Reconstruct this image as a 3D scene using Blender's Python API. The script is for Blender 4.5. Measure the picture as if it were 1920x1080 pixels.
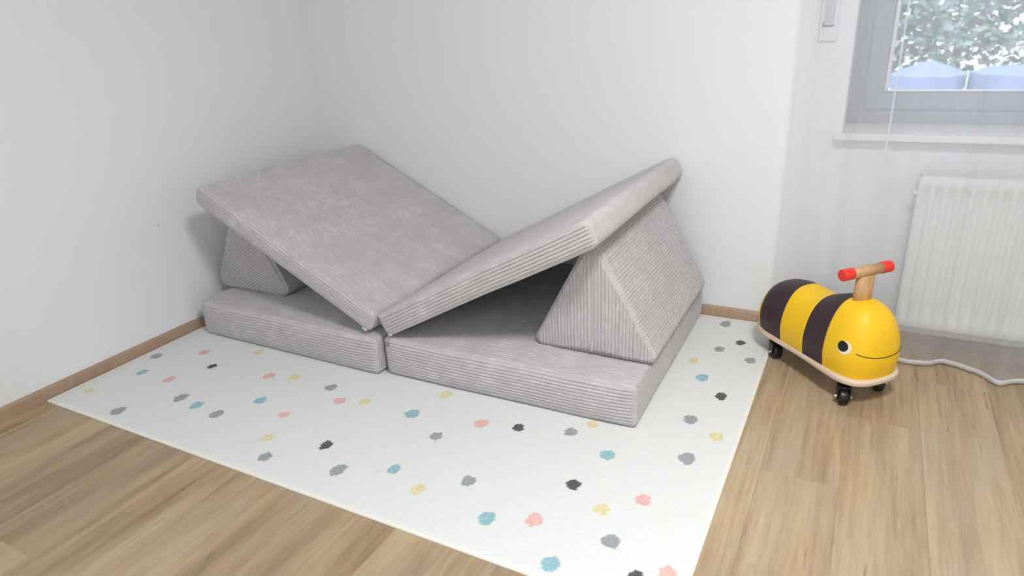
import bpy, bmesh, math, random
import numpy as np
from mathutils import Vector, Matrix, noise
from mathutils.bvhtree import BVHTree
random.seed(7)
scn = bpy.context.scene
for o in list(bpy.data.objects): bpy.data.objects.remove(o)
COL = scn.collection

# ------------------------------------------------------------------ camera
CAM = Vector((2.5474, -2.6523, 1.195))
R = ((0.8844352652, 0.4639263258, -0.0504641048), (0.1302437563, -0.3492360155, -0.9279389901), (-0.4481192092, 0.8141293323, -0.3693001553))
cd = bpy.data.cameras.new('camera'); cam = bpy.data.objects.new('camera', cd); COL.objects.link(cam)
M = Matrix.Identity(4)
for i in range(3):
    M[i][0] = R[0][i]; M[i][1] = -R[1][i]; M[i][2] = -R[2][i]; M[i][3] = CAM[i]
cam.matrix_world = M
cd.sensor_width = 36; cd.lens = 1245.7 / 1920 * 36; cd.clip_start = .02; cd.clip_end = 200
cd.dof.use_dof = True; cd.dof.focus_distance = 2.15; cd.dof.aperture_fstop = 3.0
scn.camera = cam

# ------------------------------------------------------------------ world, lights, exposure
w = bpy.data.worlds.new('world'); scn.world = w; w.use_nodes = True
bg = w.node_tree.nodes['Background']; bg.inputs[0].default_value = (.76, .87, 1.0, 1); bg.inputs[1].default_value = 2.6
sd = bpy.data.lights.new('sun', 'SUN'); sun = bpy.data.objects.new('sun', sd); COL.objects.link(sun)
sun.rotation_euler = (math.radians(48), 0, math.radians(-25)); sd.energy = 3.2; sd.angle = math.radians(1)
sd.color = (1, .97, .92)
def area(name, loc, rot, sx, sy, power, col, shape='RECTANGLE'):
    d = bpy.data.lights.new(name, 'AREA'); o = bpy.data.objects.new(name, d); COL.objects.link(o)
    d.shape = shape; d.size = sx; d.size_y = sy; d.energy = power; d.color = col
    o.location = loc; o.rotation_euler = rot
    return o
area('ceiling_lamp_light', (2.78, -1.95, 2.36), (0, 0, 0), .50, .50, 50, (1, .99, .98), 'DISK')
area('fill_behind_camera', (2.2, -4.05, 1.5), (math.radians(90), 0, 0), 2.2, 1.4, 21, (.87, .94, 1))  # added cool fill light, no real source; the front wall has no window
scn.view_settings.view_transform = 'Standard'; scn.view_settings.look = 'None'
scn.view_settings.gamma = 1; scn.view_settings.use_curve_mapping = False
scn.view_settings.exposure = 0.0

# ------------------------------------------------------------------ helpers
def srgb(r, g, b):
    f = lambda c: (c/255/12.92 if c/255 <= .04045 else ((c/255+.055)/1.055)**2.4)
    return (f(r), f(g), f(b), 1)
def mat(name, col, rough=.6, metal=0, sheen=0, spec=.5):
    m = bpy.data.materials.new(name); m.use_nodes = True
    p = m.node_tree.nodes['Principled BSDF']
    p.inputs['Base Color'].default_value = col; p.inputs['Roughness'].default_value = rough
    p.inputs['Metallic'].default_value = metal; p.inputs['Specular IOR Level'].default_value = spec
    if sheen:
        p.inputs['Sheen Weight'].default_value = sheen; p.inputs['Sheen Roughness'].default_value = .45
    return m
def N(m, t, **k):
    n = m.node_tree.nodes.new(t)
    for a, b in k.items(): setattr(n, a, b)
    return n
def Lk(m, a, b): m.node_tree.links.new(a, b)
def P(m): return m.node_tree.nodes['Principled BSDF']
def noise_node(m, vec, scale, detail=3, rough=.55, mapping=None):
    n = N(m, 'ShaderNodeTexNoise'); n.inputs['Scale'].default_value = scale
    n.inputs['Detail'].default_value = detail; n.inputs['Roughness'].default_value = rough
    if mapping:
        mp = N(m, 'ShaderNodeMapping'); mp.inputs['Scale'].default_value = mapping
        Lk(m, vec, mp.inputs['Vector']); Lk(m, mp.outputs[0], n.inputs['Vector'])
    else: Lk(m, vec, n.inputs['Vector'])
    return n.outputs['Fac']
def ramp(m, fac, stops):
    r = N(m, 'ShaderNodeValToRGB'); cr = r.color_ramp
    while len(cr.elements) < len(stops): cr.elements.new(.5)
    for e, (p, c) in zip(cr.elements, stops): e.position = p; e.color = c
    Lk(m, fac, r.inputs['Fac']); return r.outputs['Color']
def mixc(m, fac, a, b, mode='MIX'):
    n = N(m, 'ShaderNodeMix', data_type='RGBA', blend_type=mode)
    for s, v in ((0, fac), (6, a), (7, b)):
        if hasattr(v, 'is_linked'): Lk(m, v, n.inputs[s])
        else: n.inputs[s].default_value = v
    return n.outputs[2]
def bump(m, h, strength, dist):
    b = N(m, 'ShaderNodeBump'); b.inputs['Strength'].default_value = strength; b.inputs['Distance'].default_value = dist
    Lk(m, h, b.inputs['Height']); Lk(m, b.outputs[0], P(m).inputs['Normal']); return b
def objc(m): return N(m, 'ShaderNodeTexCoord').outputs['Object']

def link_mesh(name, verts, faces, m, parent=None, smooth=True):
    me = bpy.data.meshes.new(name); me.from_pydata([tuple(v) for v in verts], [], [tuple(f) for f in faces])
    me.materials.append(m); me.update()
    if smooth: me.polygons.foreach_set('use_smooth', [True]*len(me.polygons))
    o = bpy.data.objects.new(name, me); COL.objects.link(o)
    if parent: o.parent = parent
    return o
def from_bm(name, bm, m, parent=None, smooth=False):
    me = bpy.data.meshes.new(name); bmesh.ops.recalc_face_normals(bm, faces=bm.faces); bm.to_mesh(me); bm.free()
    me.materials.append(m)
    if smooth: me.polygons.foreach_set('use_smooth', [True]*len(me.polygons))
    o = bpy.data.objects.new(name, me); COL.objects.link(o)
    if parent: o.parent = parent
    return o
def add_box(bm, a, b, bev=0, seg=2):
    t = bmesh.new(); bmesh.ops.create_cube(t, size=1)
    for v in t.verts: v.co = Vector([a[i] + (v.co[i]+.5)*(b[i]-a[i]) for i in range(3)])
    if bev: bmesh.ops.bevel(t, geom=t.edges[:], offset=bev, segments=seg, profile=.6, affect='EDGES')
    me = bpy.data.meshes.new('t'); t.to_mesh(me); t.free(); bm.from_mesh(me); bpy.data.meshes.remove(me)
def box(name, a, b, m, parent=None, bev=0, seg=2, smooth=False):
    bm = bmesh.new(); add_box(bm, a, b, bev, seg); return from_bm(name, bm, m, parent, smooth)
def cyl(bm, a, b, r, seg=20, r2=None, bev=0):
    a, b = Vector(a), Vector(b); d = b-a
    t = bmesh.new(); bmesh.ops.create_cone(t, cap_ends=True, segments=seg, radius1=r, radius2=r if r2 is None else r2, depth=d.length)
    if bev:
        es = [e for e in t.edges if abs(e.verts[0].co.z-e.verts[1].co.z) < 1e-6]
        bmesh.ops.bevel(t, geom=es, offset=bev, segments=3, profile=.5, affect='EDGES')
    q = d.to_track_quat('Z', 'Y').to_matrix().to_4x4(); q.translation = (a+b)/2
    bmesh.ops.transform(t, matrix=q, verts=t.verts)
    me = bpy.data.meshes.new('t'); t.to_mesh(me); t.free(); bm.from_mesh(me); bpy.data.meshes.remove(me)
def tube_mesh(pts, r, seg=8, closed=False):
    vs, fs = [], []; n = len(pts); pts = [Vector(p) for p in pts]; up = None
    for i in range(n):
        a = pts[(i-1) % n] if closed or i > 0 else pts[i]; b = pts[(i+1) % n] if closed or i < n-1 else pts[i]
        d = (b-a).normalized()
        if up is None: up = Vector((0, 0, 1)) if abs(d.z) < .9 else Vector((1, 0, 0))
        s = d.cross(up).normalized(); up = s.cross(d).normalized()
        for k in range(seg):
            t = 2*math.pi*k/seg; vs.append(pts[i] + s*(r*math.cos(t)) + up*(r*math.sin(t)))
    for i in range(n if closed else n-1):
        j = (i+1) % n
        for k in range(seg):
            l = (k+1) % seg; fs.append((i*seg+k, i*seg+l, j*seg+l, j*seg+k))
    if not closed: fs.append(tuple(range(seg))[::-1]); fs.append(tuple((n-1)*seg+k for k in range(seg)))
    return vs, fs
def empty(name, loc, label, cat, group=None, rz=0):
    o = bpy.data.objects.new(name, None); COL.objects.link(o); o.location = loc; o.rotation_euler = (0, 0, rz)
    o['label'] = label; o['category'] = cat
    if group: o['group'] = group
    return o
def tag(o, label, cat, group=None):
    o['label'] = label; o['category'] = cat
    if group: o['group'] = group
    return o
def struct(o): o['kind'] = 'structure'; return o

# ------------------------------------------------------------------ materials
wall_m = mat('wall_paint', srgb(236, 238, 240), .85, spec=.25)
h = noise_node(wall_m, objc(wall_m), 420, 4, .6); bump(wall_m, h, .25, .0012)
ceil_m = mat('ceiling_paint', srgb(240, 240, 240), .9)

def wood_mat(name, stops, rnd=True, dark=(112, 88, 64)):
    m = mat(name, (1, 1, 1, 1), .42, spec=.4); tc = objc(m)
    oi = N(m, 'ShaderNodeObjectInfo')
    off = N(m, 'ShaderNodeVectorMath', operation='SCALE'); cb = N(m, 'ShaderNodeCombineXYZ')
    for i in range(3): Lk(m, oi.outputs['Random'], cb.inputs[i])
    Lk(m, cb.outputs[0], off.inputs[0]); off.inputs['Scale'].default_value = 37.0
    ad = N(m, 'ShaderNodeVectorMath', operation='ADD'); Lk(m, tc, ad.inputs[0]); Lk(m, off.outputs[0], ad.inputs[1])
    v = ad.outputs[0]
    # warp
    a = noise_node(m, v, 1.0, 4, .6, (11, 1.3, 1)); b = noise_node(m, v, 1.0, 5, .65, (60, 2.4, 1)); c = noise_node(m, v, 1.0, 3, .5, (4.5, 2.2, 1))
    mx = N(m, 'ShaderNodeMath', operation='MULTIPLY_ADD'); Lk(m, a, mx.inputs[0]); mx.inputs[1].default_value = .6
    m2 = N(m, 'ShaderNodeMath', operation='MULTIPLY'); Lk(m, b, m2.inputs[0]); m2.inputs[1].default_value = .4; Lk(m, m2.outputs[0], mx.inputs[2])
    col = ramp(m, mx.outputs[0], stops)
    # greyish / warm drift
    g = ramp(m, c, [(.40, (0, 0, 0, 1)), (.62, (1, 1, 1, 1))])
    col = mixc(m, g, col, mixc(m, .30, col, srgb(160, 150, 134)))
    # per-plank tone
    t = ramp(m, oi.outputs['Random'], [(0, srgb(234, 230, 226)), (.5, srgb(250, 248, 244)), (1, srgb(255, 255, 255))])
    col = mixc(m, 1.0, col, t, 'MULTIPLY')
    # dark streaks and knots
    s = noise_node(m, v, 1.0, 4, .7, (60, 4.5, 1)); st = ramp(m, s, [(.63, (0, 0, 0, 1)), (.71, (1, 1, 1, 1))])
    sm = N(m, 'ShaderNodeMath', operation='MULTIPLY'); Lk(m, st, sm.inputs[0]); sm.inputs[1].default_value = .55
    col = mixc(m, sm.outputs[0], col, srgb(*dark))
    vo = N(m, 'ShaderNodeTexVoronoi'); vo.inputs['Scale'].default_value = 1; mp = N(m, 'ShaderNodeMapping'); mp.inputs['Scale'].default_value = (9, 3.4, 0)
    Lk(m, v, mp.inputs['Vector']); Lk(m, mp.outputs[0], vo.inputs['Vector'])
    kn = ramp(m, vo.outputs['Distance'], [(.02, (1, 1, 1, 1)), (.075, (0, 0, 0, 1))])
    km = N(m, 'ShaderNodeMath', operation='MULTIPLY'); Lk(m, kn, km.inputs[0]); km.inputs[1].default_value = .45
    col = mixc(m, km.outputs[0], col, srgb(*dark))
    fg = noise_node(m, v, 1.0, 3, .6, (300, 14, 1)); col = mixc(m, .07, col, ramp(m, fg, [(.35, srgb(130, 108, 84)), (.65, srgb(226, 210, 184))]))
    Lk(m, col, P(m).inputs['Base Color'])
    bump(m, b, .12, .0008)
    return m
floor_m = wood_mat('oak_laminate', [(.32, srgb(132, 107, 80)), (.44, srgb(168, 144, 114)), (.56, srgb(187, 166, 135)), (.70, srgb(203, 186, 157))])
base_m = wood_mat('oak_skirting', [(.3, srgb(172, 144, 122)), (.5, srgb(184, 157, 134)), (.7, srgb(196, 170, 146))], dark=(140, 108, 86))
joint_m = mat('floor_underlay', srgb(96, 76, 56), .8)

def fabric(name, c1, c2, c3, stretch=(26, 110, 110)):
    m = mat(name, c2, .88, sheen=.15, spec=.15); tc = objc(m)
    a = noise_node(m, tc, 7.5, 7, .72); b = noise_node(m, tc, 1, 3, .6, stretch); 
    mx = N(m, 'ShaderNodeMath', operation='MULTIPLY_ADD'); Lk(m, a, mx.inputs[0]); mx.inputs[1].default_value = .5
    m2 = N(m, 'ShaderNodeMath', operation='MULTIPLY'); Lk(m, b, m2.inputs[0]); m2.inputs[1].default_value = .5; Lk(m, m2.outputs[0], mx.inputs[2])
    col = ramp(m, mx.outputs[0], [(.33, c1), (.52, c2), (.66, c3)])
    Lk(m, col, P(m).inputs['Base Color'])
    f = noise_node(m, tc, 900, 2, .6); bump(m, f, .35, .0008)
    return m
cord_m = fabric('corduroy', srgb(184, 179, 181), srgb(195, 190, 191), srgb(212, 208, 209))
cord_w = fabric('corduroy_wedge', srgb(182, 177, 179), srgb(194, 189, 190), srgb(208, 204, 205), (110, 30, 30))
seam_m = mat('corduroy_seam', srgb(194, 189, 190), .9, sheen=.3, spec=.1)
thread_m = mat('seam_thread', srgb(120, 112, 112), .8)

# ------------------------------------------------------------------ room shell
XR, YF, ZC = 4.6, -4.2, 2.5
WX0, WX1, WZ0, WZ1 = 2.455, 3.95, .762, 2.2
struct(box('wall_left', (-.2, YF-.2, -.05), (0, .3, ZC+.1), wall_m))
bm = bmesh.new()
add_box(bm, (0, 0, -.05), (WX0, .3, ZC+.1)); add_box(bm, (WX1, 0, -.05), (XR+.2, .3, ZC+.1))
add_box(bm, (WX0, 0, -.05), (WX1, .3, WZ0)); add_box(bm, (WX0, 0, WZ1), (WX1, .3, ZC+.1))
struct(from_bm('wall_back', bm, wall_m))
struct(box('wall_right', (XR, YF-.2, -.05), (XR+.2, .0, ZC+.1), wall_m))
struct(box('wall_front', (0, YF-.2, -.05), (XR, YF, ZC+.1), wall_m))
struct(box('ceiling', (0, YF, ZC), (XR, 0, ZC+.1), ceil_m))
fl = struct(box('floor', (0, YF, -.05), (XR, 0, -.0035), joint_m))
seams = [.0] + [.194+.2*k for k in range(0, 23)] + [XR]
k = 0
fixed = {2.394: -.988, 2.594: -.613, .594: -2.085, .994: -1.30, 1.394: -1.15, 1.594: -1.40, 2.994: -1.25, 1.194: -.95, 0: -1.2, .194: -1.45, .394: -1.10, .794: -1.25, 1.794: -.9, 1.994: -1.2, 2.194: -.30, 2.794: -.29}
for x0, x1 in zip(seams[:-1], seams[1:]):
    j = next((v for s, v in fixed.items() if abs(s-x0) < .01), None)
    if j is None: j = -random.uniform(.3, 1.5)
    ys = [0.0]; y = j
    while y < -.1-1.28 and y+1.28 < -.05: y += 1.28
    while y > YF: ys.append(y); y -= 1.28
    ys.append(YF)
    for ya, yb in zip(ys[1:], ys[:-1]):
        L, W_ = yb-ya, x1-x0; g = .0001
        bm = bmesh.new(); add_box(bm, (g, g, -.008), (W_-g, L-g, 0))
        top = [e for e in bm.edges if e.verts[0].co.z > -.001 and e.verts[1].co.z > -.001]
        bmesh.ops.bevel(bm, geom=top, offset=.0002, segments=1, affect='EDGES')
        p = from_bm('plank', bm, floor_m, fl); p.location = (x0, ya, 0)
# skirting boards (rounded top edge)
def skirting(name, L, along, loc):
    prof = [(0, 0), (.014, 0), (.014, .040), (.0125, .045), (.008, .049), (0, .050)]
    vs, fs = [], []
    for s in (0, L):
        for d, z in prof: vs.append((d, s, z) if along == 'y' else (s, -d, z))
    n = len(prof)
    for i in range(n): fs.append((i, (i+1) % n, n+(i+1) % n, n+i))
    fs.append(tuple(range(n))); fs.append(tuple(range(n, 2*n)))
    o = link_mesh(name, vs, fs, base_m, None, False); o.location = loc
    if along == 'y': pass
    return struct(o)
skb = mat('x', (1, 1, 1, 1)); bpy.data.materials.remove(skb)
skirting('baseboard_left', -YF, 'y', (0.0005, YF, 0.0))
skirting('baseboard_back', XR-.02, 'x', (.0145, -.0005, 0))

# ------------------------------------------------------------------ window
pvc = mat('white_window_plastic', srgb(226, 227, 230), .35); frm = mat('grey_window_plastic', srgb(158, 159, 166), .45)
sill_m = mat('white_sill_board', srgb(232, 231, 228), .4)
glass = bpy.data.materials.new('window_glass'); glass.use_nodes = True
nt = glass.node_tree; nt.nodes.remove(nt.nodes['Principled BSDF'])
tr = nt.nodes.new('ShaderNodeBsdfTransparent'); gl = nt.nodes.new('ShaderNodeBsdfGlossy'); gl.inputs['Roughness'].default_value = .02
fr = nt.nodes.new('ShaderNodeFresnel'); mxs = nt.nodes.new('ShaderNodeMixShader'); fr.inputs[0].default_value = 1.35
nt.links.new(fr.outputs[0], mxs.inputs[0]); nt.links.new(tr.outputs[0], mxs.inputs[1]); nt.links.new(gl.outputs[0], mxs.inputs[2])
nt.links.new(mxs.outputs[0], nt.nodes['Material Output'].inputs[0])
win = struct(bpy.data.objects.new('window_1', None)); COL.objects.link(win); win.location = (0, 0, 0)
def frame(name, x0, x1, z0, z1, wd, y0, y1, bev=.004):
    bm = bmesh.new()
    add_box(bm, (x0, y0, z0), (x0+wd, y1, z1), bev); add_box(bm, (x1-wd, y0, z0), (x1, y1, z1), bev)
    add_box(bm, (x0+wd-.005, y0, z0), (x1-wd+.005, y1, z0+wd), bev); add_box(bm, (x0+wd-.005, y0, z1-wd), (x1-wd+.005, y1, z1), bev)
    return from_bm(name, bm, frm, win)
frame('window_frame', WX0-.0005, WX1+.0005, .772, WZ1+.0005, .070, .21, .279)
frame('sash', WX0+.05, 3.2, .832, WZ1-.05, .066, .203, .262)
frame('sash', 3.203, WX1-.05, .832, WZ1-.05, .066, .203, .262)
bead_m = mat('glazing_bead', srgb(225, 226, 232), .25)
for a, b in ((WX0+.116, 3.134), (3.269, WX1-.116)):
    bm = bmesh.new(); z0, z1 = .898, WZ1-.116; t = .010
    add_box(bm, (a-.002, .196, z0-.002), (a+t, .21, z1), .002); add_box(bm, (b-t, .196, z0), (b+.002, .21, z1), .002)
    add_box(bm, (a, .196, z0-.002), (b, .21, z0+t*.5), .002); add_box(bm, (a, .196, z1-t), (b, .21, z1), .002)
    from_bm('glazing_bead', bm, bead_m, win)
    box('pane', (a, .222, z0), (b, .226, z1), glass, win)
bm = bmesh.new(); add_box(bm, (WX0+.0005, -.040, .7625), (WX1-.0005, .209, .7812), 0)
add_box(bm, (WX0-.02, -.045, .7575), (WX1+.02, -.0005, .781), .004, 3)
from_bm('window_sill', bm, sill_m, win)

# ------------------------------------------------------------------ ceiling lamp (source of the main light, above the frame)
lm = mat('lamp_housing', srgb(235, 235, 235), .4)
lamp = empty('ceiling_lamp', (2.78, -1.95, 2.38), 'round white flush ceiling lamp in the middle of the room', 'lamp')
bm = bmesh.new(); cyl(bm, (0, 0, .0), (0, 0, .118), .24, 48, bev=.01); from_bm('lamp_housing', bm, lm, lamp, True)

# ------------------------------------------------------------------ rug
def build_rug():
    x0, x1, y0, y1 = .018, 2.318, -1.612, -.016
    st = .0042; nx = int((x1-x0)/st); ny = int((y1-y0)/st)
    dots = [('grey',.346,-1.551),('yellow',.102,-1.505),('grey',.083,-1.214),('teal',.158,-1.328),('pink',.247,-1.113),('pink',.315,-1.326),('dark',.382,-1.185),('grey',.478,-1.399),('teal',.577,-1.412),('grey',.694,-1.425),('yellow',.461,-1.026),('pink',.659,-1.153),('yellow',.757,-1.125),('teal',.767,-1.297),('grey',.94,-1.128),('pink',1.033,-1.188),('yellow',1.119,-1.155),('pink',.917,-1.333),('yellow',.971,-1.455),('dark',1.175,-1.41),('grey',1.042,-1.534),('grey',1.295,-1.491),('teal',1.446,-1.421),('yellow',1.563,-1.466),('teal',1.319,-1.154),('grey',1.466,-1.231),('pink',1.56,-1.113),('dark',1.681,-1.087),('grey',1.842,-1.043),('yellow',1.355,-1.006),('grey',1.674,-1.378),('dark',1.948,-1.274),('yellow',2.053,-1.336),('pink',2.14,-1.256),('teal',1.796,-1.489),('pink',1.911,-1.444),('grey',2.114,-1.434),('teal',2.01,-1.562),('dark',2.203,-1.516),('pink',2.266,-1.475),('teal',1.986,-1.109),('grey',2.2,-1.034),('grey',2.161,-.831),('yellow',2.253,-.893),('dark',2.218,-.654),('teal',2.133,-.554),('yellow',2.077,-.439),('grey',2.144,-.315),('grey',2.264,-.363),('dark',2.207,-.231),('grey',2.12,-.082),('yellow',1.889,-.978)]
    cols = {'grey': srgb(160, 164, 169), 'teal': srgb(150, 190, 198), 'pink': srgb(230, 186, 182), 'dark': srgb(92, 95, 99), 'yellow': srgb(224, 213, 172)}
    rad = {'grey': .0215, 'teal': .0208, 'pink': .0200, 'dark': .0188, 'yellow': .0195}
    rs = np.random.RandomState(3)
    X = x0 + np.arange(nx+1)*(x1-x0)/nx; Y = y0 + np.arange(ny+1)*(y1-y0)/ny
    gx, gy = np.meshgrid(X, Y, indexing='ij')
    e = np.minimum(np.minimum(gx-x0, x1-gx), np.minimum(gy-y0, y1-gy))
    z = .0085 + rs.uniform(-.0007, .0007, gx.shape)
    rim = e < .009                                    # flat whipped edge of the rug
    z = np.where(rim, .0072 + .0014*np.sqrt(np.clip(1-((e-.0045)/.0045)**2, 0, 1)), z)
    z = np.where((e >= .009) & (e < .014), .0068, z)
    base = np.array(srgb(227, 229, 227)); C = np.ones(gx.shape+(4,))*base
    C[..., :3] *= (1 + rs.uniform(-.03, .015, gx.shape))[..., None]
    C[rim] = srgb(238, 236, 228)
    for k, dx, dy in dots:
        r = rad[k]*rs.uniform(.88, 1.08); ang = np.arctan2(gy-dy, gx-dx); d = np.hypot((gx-dx)*rs.uniform(.9, 1.05), (gy-dy)*rs.uniform(.78, .94))
        rr = r*(1+  .05*np.sin(3*ang+rs.uniform(0, 6))+.04*np.sin(5*ang+rs.uniform(0, 6))) + rs.uniform(-.0019, .0019, gx.shape)
        msk = d < rr; c = np.array(cols[k]); cc = c[None, :]*np.ones((msk.sum(), 4)); cc[:, :3] *= (1+rs.uniform(-.13, .13, msk.sum()))[:, None]
        C[msk] = cc
    vs = np.stack([gx, gy, z], -1).reshape(-1, 3)
    idx = np.arange((nx+1)*(ny+1)).reshape(nx+1, ny+1)
    F = np.stack([idx[:-1, :-1], idx[1:, :-1], idx[1:, 1:], idx[:-1, 1:]], -1).reshape(-1, 4)
    # skirt to the floor
    ring = list(idx[:, 0]) + list(idx[-1, 1:]) + list(idx[-2::-1, -1]) + list(idx[0, -2:0:-1])
    nb = len(vs); low = vs[ring].copy(); low[:, 2] = .0008
    vs = np.vstack([vs, low]); n = len(ring)
    S = [(nb+i, nb+(i+1) % n, ring[(i+1) % n], ring[i]) for i in range(n)]
    me = bpy.data.meshes.new('rug'); F = np.vstack([F, np.array(S)])
    me.from_pydata([], [], []) if False else None
    me.vertices.add(len(vs)); me.vertices.foreach_set('co', vs.ravel())
    me.loops.add(F.size); me.loops.foreach_set('vertex_index', F.ravel().astype(np.int32))
    me.polygons.add(len(F)); me.polygons.foreach_set('loop_start', np.arange(0, F.size, 4, dtype=np.int32))
    me.update(calc_edges=True)
    at = me.color_attributes.new('pattern', 'FLOAT_COLOR', 'POINT')
    cc = np.vstack([C.reshape(-1, 4), np.tile(srgb(238, 236, 228), (n, 1))]); at.data.foreach_set('color', cc.ravel())
    m = mat('woven_pile', (1, 1, 1, 1), .95, sheen=.15, spec=.1)
    a = N(m, 'ShaderNodeAttribute', attribute_name='pattern'); Lk(m, a.outputs['Color'], P(m).inputs['Base Color'])
    bump(m, noise_node(m, objc(m), 700, 2, .6), .3, .001)
    me.materials.append(m)
    o = bpy.data.objects.new('rug', me); COL.objects.link(o)
    return tag(o, 'cream white rug with scattered grey, teal, pink and yellow dots', 'rug')
build_rug()
RT = .0092

# ------------------------------------------------------------------ corduroy cushions
WALE = .0118
def wale(t, d):                       # rounded rib with a narrow groove
    f = t/WALE - math.floor(t/WALE + 1e-7); return d*math.sqrt(max(0, 1-abs(2*f-1)**2.6)) - d
def soft(p, amp, seed):
    v = noise.noise_vector(Vector((p[0]*3.1+seed*7.3, p[1]*3.1, p[2]*3.1)))
    w_ = noise.noise_vector(Vector((p[0]*9+seed*3.3, p[1]*9, p[2]*9)))
    return v*amp + w_*(amp*.3)
def rrect(L, T, r, nl, nt, na=6):     # rounded rectangle loop, point + normal
    pts = []
    def arc(cx, cz, a0):
        for i in range(na+1):
            a = a0 + math.pi/2*i/na; pts.append((cx+r*math.cos(a), cz+r*math.sin(a), math.cos(a), math.sin(a)))
    arc(L-r, T-r, 0)
    for i in range(1, nl): pts.append((L-r-(L-2*r)*i/nl, T, 0, 1))
    arc(r, T-r, math.pi/2)
    for i in range(1, nt): pts.append((0, T-r-(T-2*r)*i/nt, -1, 0))
    arc(r, r, math.pi)
    for i in range(1, nl): pts.append((r+(L-2*r)*i/nl, 0, 0, -1))
    arc(L-r, r, 1.5*math.pi)
    for i in range(1, nt): pts.append((L, r+(T-2*r)*i/nt, 1, 0))
    return pts
def make_cushion(parent, L, D, T, seed, mtx, crown=.006, bulge=.010, amp=.0035, rc=.020, dep=.0050, endseam=None):
    def out(p): q = Vector(p) + soft(p, amp, seed); return q
    loop = rrect(L, T, rc, 26, 5); n = len(loop)
    nw = int(round(D/WALE)); re = .010
    TS = (0, .05, .17, .36, .64, .83, .95); ys_ = [WALE*(q+t) for q in range(nw) for t in TS] + [nw*WALE]; rows = len(ys_)-1
    vs, fs = [], []
    for j in range(rows+1):
        y = D*ys_[j]/(nw*WALE); e = min(y, D-y)
        ins = re - math.sqrt(max(0, re*re-(re-e)**2)) if e < re else 0
        wd = wale(ys_[j], dep)
        ey = (1-abs(2*y/D-1)**6)
        for (x, z, nx_, nz_) in loop:
            d = wd - ins
            px, pz = x+nx_*d, z+nz_*d
            if nz_ > .5: pz += crown*ey*(1-abs(2*x/L-1)**6)
            vs.append(out((px, y, pz)))
    for j in range(rows):
        for i in range(n):
            k = (i+1) % n; fs.append((j*n+i, j*n+k, (j+1)*n+k, (j+1)*n+i))
    c = link_mesh('cushion', vs, [f[::-1] for f in fs], cord_m, parent); c.matrix_local = mtx
    # side panels (ribs along the length) and the stitched seams around them
    ins = .0098
    for side in (0, 1):
        H = T-2*ins; Lx = L-2*ins; r = .012
        nwz = int(round(H/WALE)); zs_ = [WALE*(q+t) for q in range(nwz) for t in TS] + [nwz*WALE]; rz = len(zs_)-1; cx_ = 44
        vs, fs = [], []
        for j in range(rz+1):
            z = H*zs_[j]/(nwz*WALE); dz = min(z, H-z); xi = r-math.sqrt(max(0, r*r-(r-dz)**2)) if dz < r else 0
            for i in range(cx_+1):
                u = i/cx_; u = .5-.5*math.cos(math.pi*u)*(abs(math.cos(math.pi*u))**.0)
                x = xi + (Lx-2*xi)*u
                ed = min(min(x-xi, Lx-xi-x)/.006, dz/.004, 1); ed = max(0, ed)
                y = -bulge*(1-abs(2*x/Lx-1)**10)*(1-abs(2*z/H-1)**3) - (wale(zs_[j], dep)+dep)*ed + .002
                p = (x+ins, y if side == 0 else D-y, z+ins)
                vs.append(out(p))
        w2 = cx_+1
        for j in range(rz):
            for i in range(cx_):
                f = (j*w2+i, j*w2+i+1, (j+1)*w2+i+1, (j+1)*w2+i); fs.append(f if side == 0 else f[::-1])
        link_mesh('side_panel', vs, fs, cord_m, c)
        ring = [out((ins-.001+x, .0035 if side == 0 else D-.0035, ins-.001+z)) for (x, z, a, b) in rrect(L-2*ins+.002, T-2*ins+.002, .013, 26, 5)]
        v2, f2 = tube_mesh(ring, .0021, 8, True)
        link_mesh('seam', v2, f2, seam_m, c)
    if endseam is not None:
        xx = L-.0035 if endseam else .0035
        v2, f2 = tube_mesh([out((xx, .012+(D-.024)*i/24, T-.004)) for i in range(25)], .0018, 6); link_mesh('seam', v2, f2, seam_m, c)
    return c
def place(x, y, z, ang, mirror=False):
    # local x along the panel in the xz-plane tilted by ang
    c, s = math.cos(ang), math.sin(ang)
    return Matrix(((c, 0, -s, x), (0, 1, 0, y), (s, 0, c, z), (0, 0, 0, 1)))

base = empty('folding_base_mattress', (1.065, -.5, RT), 'thick grey corduroy play mattress in two halves lying flat on the dotted rug', 'mattress')
bo = Matrix.Translation((-1.065, .5, -RT))
rz = Matrix.Rotation(math.radians(-.8), 4, 'Z')
make_cushion(base, .962, .950, .149, 1.3, bo @ Matrix.Translation((.093, -.976, RT+.002)) @ rz, endseam=0)
cr = make_cushion(base, .950, .936, .149, 5.1, bo @ Matrix.Translation((1.074, -.966, RT+.002)) @ Matrix.Rotation(math.radians(.8), 4, 'Z'), endseam=1)

topm = empty('folding_top_mattress', (1.062, -.5, .17), 'thinner grey corduroy play mattress folded in a V shape, resting on both wedges', 'mattress')
to = Matrix.Translation((-1.062, .5, -.17))
A = math.radians(28)
make_cushion(topm, .92, .948, .089, 8.2, to @ place(1.1035, -.974, .169, A), crown=.004, bulge=.006, rc=.030)
# left panel: local x runs from its raised end down to the hinge
ux = .92*math.cos(A); uz = .92*math.sin(A)
make_cushion(topm, .92, .948, .089, 12.7, to @ place(1.0205-ux, -.974, .169+uz, -A), crown=.004, bulge=.006, rc=.030)
# cloth hinge joining both panels along the valley
T_ = .089; hx, hz = 1.1035-T_*math.sin(A), .169+T_*math.cos(A)
v2, f2 = tube_mesh([(hx-1.062, -.960+.5+.90*i/12, hz-.17-.010) for i in range(13)], .006, 8)
link_mesh('fabric_hinge', v2, f2, seam_m, topm)

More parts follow.
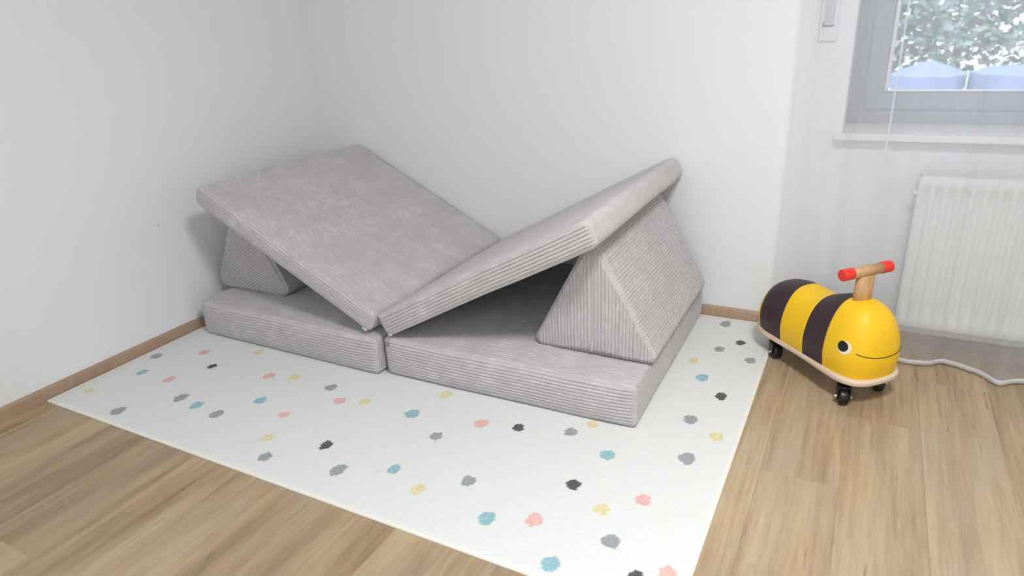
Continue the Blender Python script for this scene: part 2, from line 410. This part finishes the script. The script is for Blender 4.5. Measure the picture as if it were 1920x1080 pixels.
# small zip garages / press stud on the front corners
def pill(name, p, s, rot, parent, m=seam_m):
    bm = bmesh.new(); add_box(bm, (-s[0], -s[1], -s[2]), (s[0], s[1], s[2]), min(s)*.8, 3)
    o = from_bm(name, bm, m, parent, True); o.matrix_local = Matrix.Translation(p) @ Matrix.Rotation(rot, 4, 'Y'); return o
pill('zipper_garage', (.018, -.002, .006), (.008, .004, .005), .1, topm.children[0])
pill('zipper_garage', (.895, -.002, .006), (.011, .004, .005), -.05, topm.children[1])
vv, ff = tube_mesh([(.018+.0075*math.cos(2*math.pi*i/16), -.0055, .128+.0075*math.sin(2*math.pi*i/16)) for i in range(16)], .0013, 6, True)
link_mesh('stitched_ring', vv, ff, thread_m, cr)

def rtri(x0, x1, hgt, r, per=.0015):
    P3 = [Vector((x0, 0)), Vector((x1, 0)), Vector(((x0+x1)/2, hgt))]
    pts = []; cen = []
    for i in range(3):
        a, b, c = P3[i-1], P3[i], P3[(i+1) % 3]
        d1 = (a-b).normalized(); d2 = (c-b).normalized(); half = d1.angle(d2)/2
        cen.append((b + (d1+d2).normalized()*(r/math.sin(half)), d1, d2))
    for i in range(3):
        c, d1, d2 = cen[i]
        n1 = Vector((-d1.y, d1.x)) ; n2 = Vector((d2.y, -d2.x))
        # outward normals (loop is counter-clockwise)
        a0 = math.atan2(n1.y, n1.x); a1 = math.atan2(n2.y, n2.x)
        while a1 < a0: a1 += 2*math.pi
        m = max(4, int(r*(a1-a0)/per))
        for k in range(m+1):
            t = a0+(a1-a0)*k/m; pts.append((c.x+r*math.cos(t), c.y+r*math.sin(t), math.cos(t), math.sin(t)))
        e = Vector(pts[-1][:2]); cn, e1, e2 = cen[(i+1) % 3]
        nn = Vector((-e1.y, e1.x)); nxt = cn + nn*r; m = int((nxt-e).length/per)
        for k in range(1, m): q = e.lerp(nxt, k/m); pts.append((q.x, q.y, nn.x, nn.y))
    return pts
def make_wedge(name, loc, wd, hgt, D, seed, label, diag, zipper, rz=0, cr_=.030):
    t = empty(name, loc, label, 'cushion', None, rz)
    def out(p): return Vector(p) + soft(p, .003, seed)
    loop = rtri(-wd/2, wd/2, hgt, cr_); n = len(loop); s = 0; S = []
    for i in range(n):
        S.append(s); a, b = loop[i], loop[(i+1) % n]; s += math.hypot(a[0]-b[0], a[1]-b[1])
    ny = 40; vs, fs = [], []; k = round(s/WALE)*WALE/s
    ysm = [0, .002, .005, .009, .013] + [.013+(D-.026)*i/ny for i in range(1, ny)] + [D-.013, D-.009, D-.005, D-.002, D]
    for y in ysm:
        e = min(y, D-y); re = .009; ins = re-math.sqrt(max(0, re*re-(re-e)**2)) if e < re else 0
        for i, (x, z, nx_, nz_) in enumerate(loop):
            d = wale(S[i]*k, .0046)-ins
            vs.append(out((x+nx_*d, y, z+nz_*d)))
    for j in range(len(ysm)-1):
        for i in range(n):
            q = (i+1) % n; fs.append((j*n+i, j*n+q, (j+1)*n+q, (j+1)*n+i))
    cov = link_mesh('cover', vs, fs, cord_w, t)
    for side in (0, 1):
        ins = .0085
        inner = [(x-nx_*ins, z-nz_*ins) for x, z, nx_, nz_ in loop]
        zb = ins; xs0 = min(p[0] for p in inner); xs1 = max(p[0] for p in inner)
        nxn = 300 if side == 0 else 110; nzn = 200 if (diag and side == 0) else 30
        def prof(x):                       # lower and upper bounds of the rounded triangle at x
            lo, hi = 9, -9
            for i in range(len(inner)):
                (ax, az), (bx, bz) = inner[i], inner[(i+1) % len(inner)]
                if (ax-x)*(bx-x) <= 0 and abs(ax-bx) > 1e-9:
                    z = az+(bz-az)*(x-ax)/(bx-ax); lo = min(lo, z); hi = max(hi, z)
            return (lo, hi) if hi > -9 else (zb+.02, zb+.02)
        vs, fs = [], []
        for i in range(nxn+1):
            x = xs0+1e-5+(xs1-xs0-2e-5)*i/nxn; lo, hi = prof(x)
            for j in range(nzn+1):
                z = lo+(hi-lo)*j/nzn
                q = (z*math.cos(.5)-x*math.sin(.5)) if diag else x
                ed = max(0, min(1, (z-lo)/.006, (hi-z)/.006, (x-xs0)/.008, (xs1-x)/.008))
                y = -(wale(q+.5, .0052)+.0052)*ed + .002 - .008*ed*(1-abs(2*x/wd)**2)
                if zipper and side == 0 and abs(x) < .006 and z > .045: y += .0035*(1-abs(x)/.006)
                vs.append(out((x, y if side == 0 else D-y, z)))
        w2 = nzn+1
        for i in range(nxn):
            for j in range(nzn):
                f = (i*w2+j, (i+1)*w2+j, (i+1)*w2+j+1, i*w2+j+1); fs.append(f if side == 0 else f[::-1])
        link_mesh('end_panel', vs, fs, cord_w, t)
        ring = [out((p[0], .003 if side == 0 else D-.003, p[1])) for p in inner[::4]]
        v2, f2 = tube_mesh(ring, .0009, 6, True); link_mesh('seam', v2, f2, seam_m, t)
    if zipper:
        v2, f2 = tube_mesh([out((0, -.0035, .045+(hgt-.09)*i/20)) for i in range(21)], .0012, 6)
        link_mesh('zipper', v2, f2, thread_m, t)
        pill('zipper_garage', out((.001, -.010, .034)), (.0055, .005, .016), .12, t)
    return t
make_wedge('wedge_cushion', (1.826, -.812, .163), .462, .421, .70, 21, 'grey corduroy triangular wedge propping the right side of the folded top mattress', False, True)
make_wedge('wedge_cushion', (.249, -.812, .163), .478, .436, .70, 33, 'shaded grey corduroy wedge with diagonal ribs, half hidden against the left wall', True, False, 0, .044)

# ------------------------------------------------------------------ bee ride-on
def build_bee():
    bee = empty('ride_on_bee', (2.496, -.338, 0), 'yellow and brown striped bee ride-on toy with wooden handlebar and black casters', 'toy', None, math.radians(-43))
    def leather(name, c):
        m = mat(name, c, .46, spec=.4); f = noise_node(m, objc(m), 420, 3, .6); bump(m, f, .12, .0008); return m
    yel = leather('yellow_leatherette', srgb(247, 200, 34)); brn = leather('brown_leatherette', srgb(62, 46, 50))
    ply = mat('birch_plywood', srgb(226, 205, 180), .5)
    v = objc(ply); n1 = noise_node(ply, v, 1, 3, .5, (3, 3, 260)); Lk(ply, ramp(ply, n1, [(.4, srgb(214, 190, 162)), (.6, srgb(232, 212, 190))]), P(ply).inputs['Base Color'])
    wood = mat('beech_wood', srgb(200, 160, 112), .5); n2 = noise_node(wood, objc(wood), 1, 4, .6, (60, 60, 9))
    Lk(wood, ramp(wood, n2, [(.35, srgb(186, 142, 96)), (.65, srgb(208, 170, 122))]), P(wood).inputs['Base Color'])
    red = mat('red_grip', srgb(236, 58, 44), .42); blk = mat('black_plastic', srgb(20, 20, 22), .35); chrome = mat('chrome', srgb(210, 210, 214), .2, 1)
    # --- deck: waisted plywood board
    Z0, Z1 = .078, .0995
    def dw(t):   # half width along the board, t in -1..1
        w0 = .109 + .010*t + .010*(t*t) - .006*(1-t*t)
        e = (1-abs(t)**5.5)
        return w0*max(0, e)**.36
    La = .264; vs, fs = [], []; rings = []
    NT = 60; ts = [-math.cos(math.pi*i/NT) for i in range(NT+1)]
    outline = [(La*t-.0125, -dw(t)) for t in ts] + [(La*t-.0125, dw(t)) for t in ts[::-1][1:-1]]
    r = .006; n = len(outline)
    cuts = [(Z0, r), (Z0+r*.3, r*.3), (Z0+r, 0), (Z1-r, 0), (Z1-r*.3, r*.3), (Z1, r)]
    for z, ins in cuts:
        for x, y in outline:
            L_ = math.hypot(x, y); vs.append((x*(1-ins/L_), y*(1-ins/L_), z))
    for j in range(len(cuts)-1):
        for i in range(n):
            k = (i+1) % n; fs.append((j*n+i, j*n+k, (j+1)*n+k, (j+1)*n+i))
    fs.append(tuple(range(n))[::-1]); fs.append(tuple((len(cuts)-1)*n+i for i in range(n)))
    dk = link_mesh('deck', vs, fs, ply, bee)
    # --- stuffed body in sewn sections
    Lb, Rb, Wb, Hb = .264, .122, .1115, .232
    def sec(x, ph):
        ax = abs(x); q = max(0, (ax-(Lb-Rb))/Rb); e = max(0, 1-q**2.6)**(1/2.7)
        hh = Hb*(1-.10*math.exp(-((x-.00)/.075)**2)-.165*min(1, max(0, (.09-x)/.24)))
        wdt = Wb*(1+.03*math.sin(x*8))
        c, s = math.cos(ph), math.sin(ph)
        yy = wdt*e*math.copysign(abs(c)**(2/2.5), c); qh = max(0, (ax-(Lb-.150))/.150) if x < 0 else q; eh = max(0, 1-qh**2.5)**(1/3.2 if x > 0 else 1/2.5)
        zz = hh*eh*abs(s)**(2/2.35)
        tk = (1-min(1, zz/.085))**2; yy *= 1-.10*tk           # tuck in at the bottom
        xs = x-.0115-.009*tk*min(1, ax/Lb)**3*math.copysign(1, x)
        return Vector((xs, yy, Z1+zz-.001))
    cutx = [-Lb, -.214, -.090, .023, .117, Lb]
    secs = [('rear_section', yel), ('stripe_section', brn), ('middle_section', yel), ('stripe_section', brn), ('head', yel)]
    head = None; allv = []; allf = []
    NP = 72
    for (nm, mm), xa, xb in zip(secs, cutx[:-1], cutx[1:]):
        nn = 40; vs, fs = [], []
        for i in range(nn+1):
            u = i/nn
            if nm == 'head': u = math.sin(u*math.pi/2)
            if nm == 'rear_section': u = 1-math.cos(u*math.pi/2)
            x = xa+(xb-xa)*u
            de = min((x-xa) if nm != 'rear_section' else 9, (xb-x) if nm != 'head' else 9)
            for j in range(NP+1):
                p = sec(x, math.pi*j/NP)
                g = .0016*max(0, 1-de/.004)**2
                c = Vector((p.x, 0, Z1+.08)); d = (p-c); 
                if d.length > 1e-6 and p.z > Z1: p = p - d.normalized()*g
                vs.append(p)
        w2 = NP+1
        for i in range(nn):
            for j in range(NP): fs.append((i*w2+j, i*w2+j+1, (i+1)*w2+j+1, (i+1)*w2+j))
        o = link_mesh(nm, vs, fs, mm, bee)
        if nm == 'head': head = BVHTree.FromPolygons(vs, fs)
        if nm == 'stripe_section': o['label'] = 'dark brown stripe'
    # --- face
    white = mat('eye_white', srgb(240, 226, 206), .6); black = mat('eye_black', srgb(24, 26, 18), .5)
    def hit(az, z, org=.130):
        o_ = Vector((org, 0, z)); d = Vector((math.cos(az), math.sin(az), 0))
        loc, nr, i, dist = head.ray_cast(o_, d)
        if nr.dot(d) < 0: nr = -nr
        return loc, nr
    def disc(nm, az, z, r, off, m, seg=40, rings=8, da=0, dz=0):
        p0, n0 = hit(az, z); tx = Vector((0, 0, 1)).cross(n0).normalized(); ty = n0.cross(tx)
        vs, fs = [], []
        c = p0 + tx*da + ty*dz
        for i in range(rings+1):
            for j in range(seg):
                a = 2*math.pi*j/seg; q = c + tx*(r*i/rings*math.cos(a)) + ty*(r*i/rings*math.sin(a))
                loc, nr, ii, dd = head.ray_cast(q+n0*.05, -n0)
                if loc is None: loc = q
                if nr is not None and nr.dot(n0) < 0: nr = -nr
                vs.append(loc + (nr or n0)*(off if i < rings else off*.2))
        for i in range(rings):
            for j in range(seg):
                k = (j+1) % seg; fs.append((i*seg+j, (i+1)*seg+j, (i+1)*seg+k, i*seg+k))
        return link_mesh(nm, vs, fs, m, bee)
    for sg in (-1, 1):
        az = sg*math.radians(63); 
        e = disc('eye', az, .199, .0225, .0009, white); pu = disc('pupil', az, .199,      .0178, .0019, black, da=.0045*sg, dz=.003)
        pu.parent = e
    pts = []
    for i in range(49):
        az = math.radians(-46+92*i/48); z = .176+.013*(az/math.radians(46))**2
        loc, nr = hit(az, z); pts.append(loc+nr*.0003)
    v2, f2 = tube_mesh(pts, .0013, 6); link_mesh('mouth', v2, f2, black, bee)
    # --- handlebar
    bm = bmesh.new(); hz0, hz1 = Z1+.190, .408; sx = .128
    cyl(bm, (0, 0, hz0), (0, 0, hz1), 1, 40)
    for q in bm.verts: q.co.x = q.co.x*.021+sx; q.co.y *= (.0335 if q.co.z < .3 else .0315)
    from_bm('handle_post', bm, wood, bee, True)
    for p_ in bee.children[-1].data.polygons:
        if abs(p_.normal.z) > .9: p_.use_smooth = False
    bm = bmesh.new(); zc = .421; cyl(bm, (sx, -.058, zc), (sx, .058, zc), .0172, 32); from_bm('handlebar', bm, wood, bee, True)['label'] = 'round wooden handlebar'
    for sg in (-1, 1):
        bm = bmesh.new(); cyl(bm, (sx, sg*.056, zc), (sx, sg*.096, zc), .0188, 32, bev=.003); g = from_bm('grip', bm, red, bee, False); g['label'] = 'red grip cap'
        g.data.polygons.foreach_set('use_smooth', [abs(p_.normal.y) < .9 for p_ in g.data.polygons])
    # --- casters
    def local(wx, wy):
        c, s = math.cos(math.radians(-43)), math.sin(math.radians(-43)); dx, dy = wx-2.496, wy+.338
        return (dx*c+dy*s, -dx*s+dy*c)
    for (wx, wy, yaw) in ((2.577, -.537, -80), (2.675, -.405, -75), (2.341, -.290, -60), (2.44, -.165, -50)):
        lx, ly = local(wx, wy); ya = math.radians(yaw+43)
        cst = bpy.data.objects.new('caster', None); COL.objects.link(cst); cst.parent = bee; cst.location = (lx, ly, 0); cst.rotation_euler = (0, 0, ya)
        bm = bmesh.new(); cyl(bm, (-.016, 0, .070), (-.016, 0, .079), .019, 24, bev=.002); cyl(bm, (-.016, 0, .05), (-.016, 0, .071), .012, 20)
        for sg in (-1, 1): add_box(bm, (-.022, sg*.0178-.0022, .018), (.012, sg*.0178+.0022, .062), .002)
        add_box(bm, (-.024, -.0200, .053), (.006, .0200, .064), .002)
        from_bm('fork', bm, blk, cst)
        bm = bmesh.new(); cyl(bm, (0, -.0145, .0265), (0, .0145, .0265), .0262, 32, bev=.007); from_bm('wheel', bm, blk, cst, True)
        bm = bmesh.new(); cyl(bm, (0, -.0262, .0265), (0, .0262, .0265), .0052, 16, bev=.001); from_bm('axle', bm, chrome, cst, True)
    return bee
bee = build_bee()

# ------------------------------------------------------------------ shutter strap winder on the back wall
gurt = empty('shutter_strap_winder', (2.372, 0, 1.085), 'white shutter strap winder plate with a grey strap, left of the window', 'strap winder')
strap_m = mat('shutter_strap', srgb(196, 198, 202), .8); dk_m = mat('strap_slot', srgb(120, 122, 126), .7)
bm = bmesh.new(); add_box(bm, (-.028, -.012, 0), (.028, -.0004, .215), .003); from_bm('plate', bm, pvc, gurt)
box('slot', (-.017, -.0128, .045), (.017, -.0118, .052), dk_m, gurt)
box('strap', (-.0155, -.0145, .052), (.0155, -.0125, 1.2), strap_m, gurt)
box('strap_guide', (-.019, -.014, .045), (-.0155, -.0118, .062), dk_m, gurt)

# ------------------------------------------------------------------ radiator
def build_radiator():
    X0, X1, Z0, Z1, YFr, YB = 2.712, 3.74, .112, .656, -.100, -.035
    rad = empty('radiator', ((X0+X1)/2, -.06, Z0), 'white ribbed panel radiator under the window sill, behind the sheer curtain', 'radiator')
    rm = mat('radiator_enamel', srgb(226, 228, 226), .35); dark = mat('grille_gap', srgb(120, 122, 122), .6)
    ox, oz = (X0+X1)/2, Z0
    # pressed front panel with vertical channels
    per = .0375; xs = []; x = X0+.006; nx = int((X1-X0)/per*10)
    zz = [Z0, Z0+.004, Z0+.036, Z0+.044, Z1-.046, Z1-.038, Z1-.010, Z1]
    zz = [Z0, Z0+.005, Z0+.034, Z0+.042] + [Z0+.042+(Z1-.044-Z0-.042)*i/8 for i in range(1, 8)] + [Z1-.044, Z1-.036, Z1-.008, Z1]
    for back in (0, 1):
        vs, fs = [], []
        for i in range(nx+1):
            x = X0+(X1-X0)*i/nx; ph = ((x-X0-.003)/per) % 1
            ch = .5-.5*math.cos(2*math.pi*ph); ch = min(1, max(0, (ch-.25)/.35))
            for j, z in enumerate(zz):
                inside = Z0+.038 < z < Z1-.040
                y = YFr + (.0075*ch if inside else 0) + (.004 if j in (0, len(zz)-1) else 0)
                if i in (0, nx): y = YFr+.006
                vs.append((x-ox, (y if not back else -.045-(y-YFr))+.06, z-oz))
        w2 = len(zz)
        for i in range(nx):
            for j in range(w2-1):
                f = (i*w2+j, (i+1)*w2+j, (i+1)*w2+j+1, i*w2+j+1); fs.append(f if not back else f[::-1])
        link_mesh('front_panel' if not back else 'rear_panel', vs, fs, rm, rad)
    for s in (X0, X1-.0015): box('side_cover', (s-.001-ox, -.098+.06, .01), (s+.0015-ox, -.040+.06, Z1-Z0-.006), rm, rad)
    box('grille_bed', (X0+.006-ox, -.094+.06, Z1-Z0-.03), (X1-.006-ox, -.044+.06, Z1-Z0-.02), dark, rad)
    bm = bmesh.new()
    for yy in (-.097, -.082, -.067, -.052, -.044): add_box(bm, (X0+.004-ox, yy+.06-.0015, Z1-Z0-.012), (X1-.004-ox, yy+.06+.0015, Z1-Z0+.003))
    k = 0
    while X0+.01+.022*k < X1: add_box(bm, (X0+.008+.022*k-ox, -.095+.06, Z1-Z0-.010), (X0+.0115+.022*k-ox, -.045+.06, Z1-Z0+.001)); k += 1
    g = from_bm('top_grille', bm, rm, rad); g['kind'] = 'stuff'
    for s in (X0+.12, X1-.12): box('bracket', (s-.012-ox, -.036+.06, .03), (s+.012-ox, .0598, .5), rm, rad)
    bm = bmesh.new(); cyl(bm, (X0-.014-ox, -.02, Z1-Z0-.06), (X0+.004-ox, -.02, Z1-Z0-.06), .010, 16); from_bm('bleed_plug', bm, rm, rad, True)
build_radiator()

# ------------------------------------------------------------------ sheer curtains
def sheer(name, op, tint):
    m = bpy.data.materials.new(name); m.use_nodes = True; nt = m.node_tree
    nt.nodes.remove(nt.nodes['Principled BSDF'])
    df = nt.nodes.new('ShaderNodeBsdfDiffuse'); tl = nt.nodes.new('ShaderNodeBsdfTranslucent'); tp = nt.nodes.new('ShaderNodeBsdfTransparent')
    df.inputs[0].default_value = tint; tl.inputs[0].default_value = tint
    m1 = nt.nodes.new('ShaderNodeMixShader'); m1.inputs[0].default_value = .52; nt.links.new(df.outputs[0], m1.inputs[1]); nt.links.new(tl.outputs[0], m1.inputs[2])
    m2 = nt.nodes.new('ShaderNodeMixShader'); nt.links.new(tp.outputs[0], m2.inputs[1]); nt.links.new(m1.outputs[0], m2.inputs[2])
    # fine uneven threads
    tc = nt.nodes.new('ShaderNodeTexCoord'); mp = nt.nodes.new('ShaderNodeMapping'); mp.inputs['Scale'].default_value = (260, 1, 3)
    ns = nt.nodes.new('ShaderNodeTexNoise'); ns.inputs['Scale'].default_value = 1; ns.inputs['Detail'].default_value = 2
    mr = nt.nodes.new('ShaderNodeMapRange'); mr.inputs['To Min'].default_value = op-.035; mr.inputs['To Max'].default_value = op+.035
    nt.links.new(tc.outputs['Object'], mp.inputs[0]); nt.links.new(mp.outputs[0], ns.inputs['Vector']); nt.links.new(ns.outputs[0], mr.inputs[0]); nt.links.new(mr.outputs[0], m2.inputs[0])
    nt.links.new(m2.outputs[0], nt.nodes['Material Output'].inputs[0])
    return m
TINT = (.85, .875, .93, 1)
sh1 = sheer('sheer_voile', .40, TINT); shh = sheer('voile_hem', .93, (.92, .93, .94, 1)); shs = sheer('voile_side_hem', .66, (.86, .87, .95, 1))
CP = [(2.28, -.066), (2.36, -.052), (2.45, -.075), (2.55, -.115), (2.66, -.150), (2.749, -.170), (2.792, -.168), (2.881, -.124), (2.958, -.152), (3.026, -.224), (3.103, -.176), (3.2, -.135), (3.3, -.2), (3.4, -.14), (3.52, -.2), (3.62, -.14), (3.75, -.2), (3.9, -.14), (4.1, -.19), (4.2, -.14)]
def cy(x):
    for (a, ya), (b, yb) in zip(CP[:-1], CP[1:]):
        if a <= x <= b: t = (x-a)/(b-a); t = t*t*(3-2*t); return ya+(yb-ya)*t
    return -.15
def curtain(label, x0, x1, yo, side_hem, flare=0, dens=.012):
    cur = empty('sheer_curtain', ((x0+x1)/2, -.15, 0), label, 'curtain', 'sheer curtains at the window')
    ox = (x0+x1)/2
    nx = int((x1-x0)/dens); zs = [.007, .024, .03, .06, .1, .16, .24, .34, .46, .6, .8, 1.0, 1.2, 1.5, 1.8, 2.1, 2.44]
    def pt(x, z):
        k = 1-z/2.44; b = cy(x)+yo
        y = -.122+yo + (b+.122-yo)*(k**1.6) + .006*math.sin(x*46+1.5*math.sin(z*1.3))*(.4+.6*(1-k)) + .003*math.sin(x*97+z)
        xx = x - flare*max(0, (x0+.25-x)/.25)*(k**3)
        return (xx-ox, y+.15, z)
    def part(nm, xa, xb, za, m):
        n = max(3, int((xb-xa)/dens)); vs, fs = [], []
        for i in range(n+1):
            for z in za: vs.append(pt(xa+(xb-xa)*i/n, z))
        w2 = len(za)
        for i in range(n):
            for j in range(w2-1): fs.append((i*w2+j, (i+1)*w2+j, (i+1)*w2+j+1, i*w2+j+1))
        return link_mesh(nm, vs, fs, m, cur)
    hx = x0+(.006 if side_hem else 0)
    part('panel', hx, x1, zs[1:], sh1)
    hem = part('hem', hx, x1, zs[:2], shh)
    s = hem.modifiers.new('thickness', 'SOLIDIFY'); s.thickness = .0035; s.offset = 0
    if side_hem:
        part('side_hem', x0, hx, zs, shs)
    return cur
curtain('left sheer white curtain hanging between the bare wall and the window edge', 2.302, 2.601, 0, False, .014)
curtain('wide sheer white curtain hanging in front of the window pane and radiator', 2.594, 4.15, -.012, True, 0)
rail = struct(box('trim_1', (2.2, -.165, 2.445), (4.3, -.075, 2.499), pvc))

# ------------------------------------------------------------------ outdoors
grass = mat('lawn', srgb(96, 116, 80), .9); Lk(grass, ramp(grass, noise_node(grass, objc(grass), 3, 4), [(.4, srgb(76, 98, 66)), (.6, srgb(120, 136, 96))]), P(grass).inputs['Base Color'])
struct(box('ground', (-12, .5, -1.7), (22, 30, -1.6), grass))
fac = mat('pale_render', srgb(240, 242, 246), .9)
bld = empty('building', (6, 21, -1.6), 'pale rendered building glimpsed in bright specks behind the tree leaves', 'building')
box('wall', (-9, 0, 0), (9, .4, 7), fac, bld)
leafm = mat('leaf', srgb(110, 130, 100), .6); Lk(leafm, ramp(leafm, noise_node(leafm, objc(leafm), 1.8, 3), [(.35, srgb(76, 98, 92)), (.5, srgb(106, 128, 120)), (.7, srgb(140, 160, 150))]), P(leafm).inputs['Base Color'])
bark = mat('bark', srgb(108, 96, 88), .9)
def tree(loc, label, rx, ry, rz_, zc, n, leaf, seed):
    rs = random.Random(seed); t = empty('tree', loc, label, 'tree', 'trees outside the window')
    vs, fs = tube_mesh([(0, 0, 0), (.05, 0, .8), (-.03, .05, 1.6), (.04, 0, zc)], .10, 10); link_mesh('trunk', vs, fs, bark, t)
    vs, fs = [], []
    cl = []
    for _ in range(90):
        a, b, r = rs.uniform(0, 6.28), rs.uniform(-1, 1), rs.uniform(.25, 1); c = math.sqrt(1-b*b)
        cl.append((r*rx*c*math.cos(a), r*ry*c*math.sin(a), zc+r*rz_*b))
    for _ in range(n):
        c = rs.choice(cl); p = Vector(c)+Vector((rs.gauss(0, .17), rs.gauss(0, .17), rs.gauss(0, .15)))
        d1 = Vector((rs.uniform(-1, 1), rs.uniform(-1, 1), rs.uniform(-.8, .4))).normalized(); d2 = d1.cross(Vector((rs.uniform(-1, 1), rs.uniform(-1, 1), rs.uniform(-1, 1)))).normalized()
        s = leaf*rs.uniform(.7, 1.3); k = len(vs)
        vs += [p, p+d1*s*.5+d2*s*.28, p+d1*s, p+d1*s*.5-d2*s*.28]; fs.append((k, k+1, k+2, k+3))
    f = link_mesh('foliage', vs, fs, leafm, t, False); f['kind'] = 'stuff'
tree((2.55, 13.2, -1.6), 'pale green tree outside, behind the smaller parasol', 1.35, .8, 1.6, 2.3, 1400, .22, 5)
tree((5.6, 13.6, -1.6), 'pale green tree outside, behind the larger parasol at the right edge', 1.3, .8, 1.6, 2.3, 1250, .22, 9)
tree((4.05, 16.2, -1.6), 'farther pale green tree outside, seen between the two nearer trees', 1.5, .9, 1.6, 2.2, 900, .24, 14)
can = mat('canopy_cloth', srgb(124, 138, 180), .8)
def parasol(loc, label, r, hgt, drop, val):
    t = empty('garden_parasol', loc, label, 'parasol')
    bm = bmesh.new(); cyl(bm, (0, 0, 0), (0, 0, hgt), .025, 12); from_bm('pole', bm, pvc, t, True)
    vs, fs = [(0, 0, hgt)], []; rings = 6
    for i in range(1, rings+2):
        for j in range(32):
            a = 2*math.pi*j/32; q = min(1, i/rings); rr = r*q*(1-.06*(.5-.5*math.cos(8*a)))
            vs.append((rr*math.cos(a), rr*math.sin(a), hgt-drop*q**1.15-.03*q*(.5-.5*math.cos(8*a))-(val if i > rings else 0)))
    for j in range(32): fs.append((0, 1+j, 1+(j+1) % 32))
    for i in range(rings):
        for j in range(32): k = (j+1) % 32; fs.append((1+i*32+j, 1+(i+1)*32+j, 1+(i+1)*32+k, 1+i*32+k))
    c = link_mesh('canopy', vs, fs, can, t, False); s = c.modifiers.new('t', 'SOLIDIFY'); s.thickness = .01
parasol((3.265, 11, -1.6), 'smaller pale blue garden parasol outside, with a pointed top', .56, 1.88, .22, .22)
parasol((5.08, 11.2, -1.6), 'larger flat-topped pale blue garden parasol outside at the right edge', 1.22, 1.78, .10, .30)
# small scuff on the left wall
bm = bmesh.new(); cyl(bm, (-.0002, -1.011, .497), (.0006, -1.011, .497), .0035, 8); from_bm('scuff_mark', bm, mat('scuff', srgb(150, 154, 158), .9), bpy.data.objects['wall_left'])
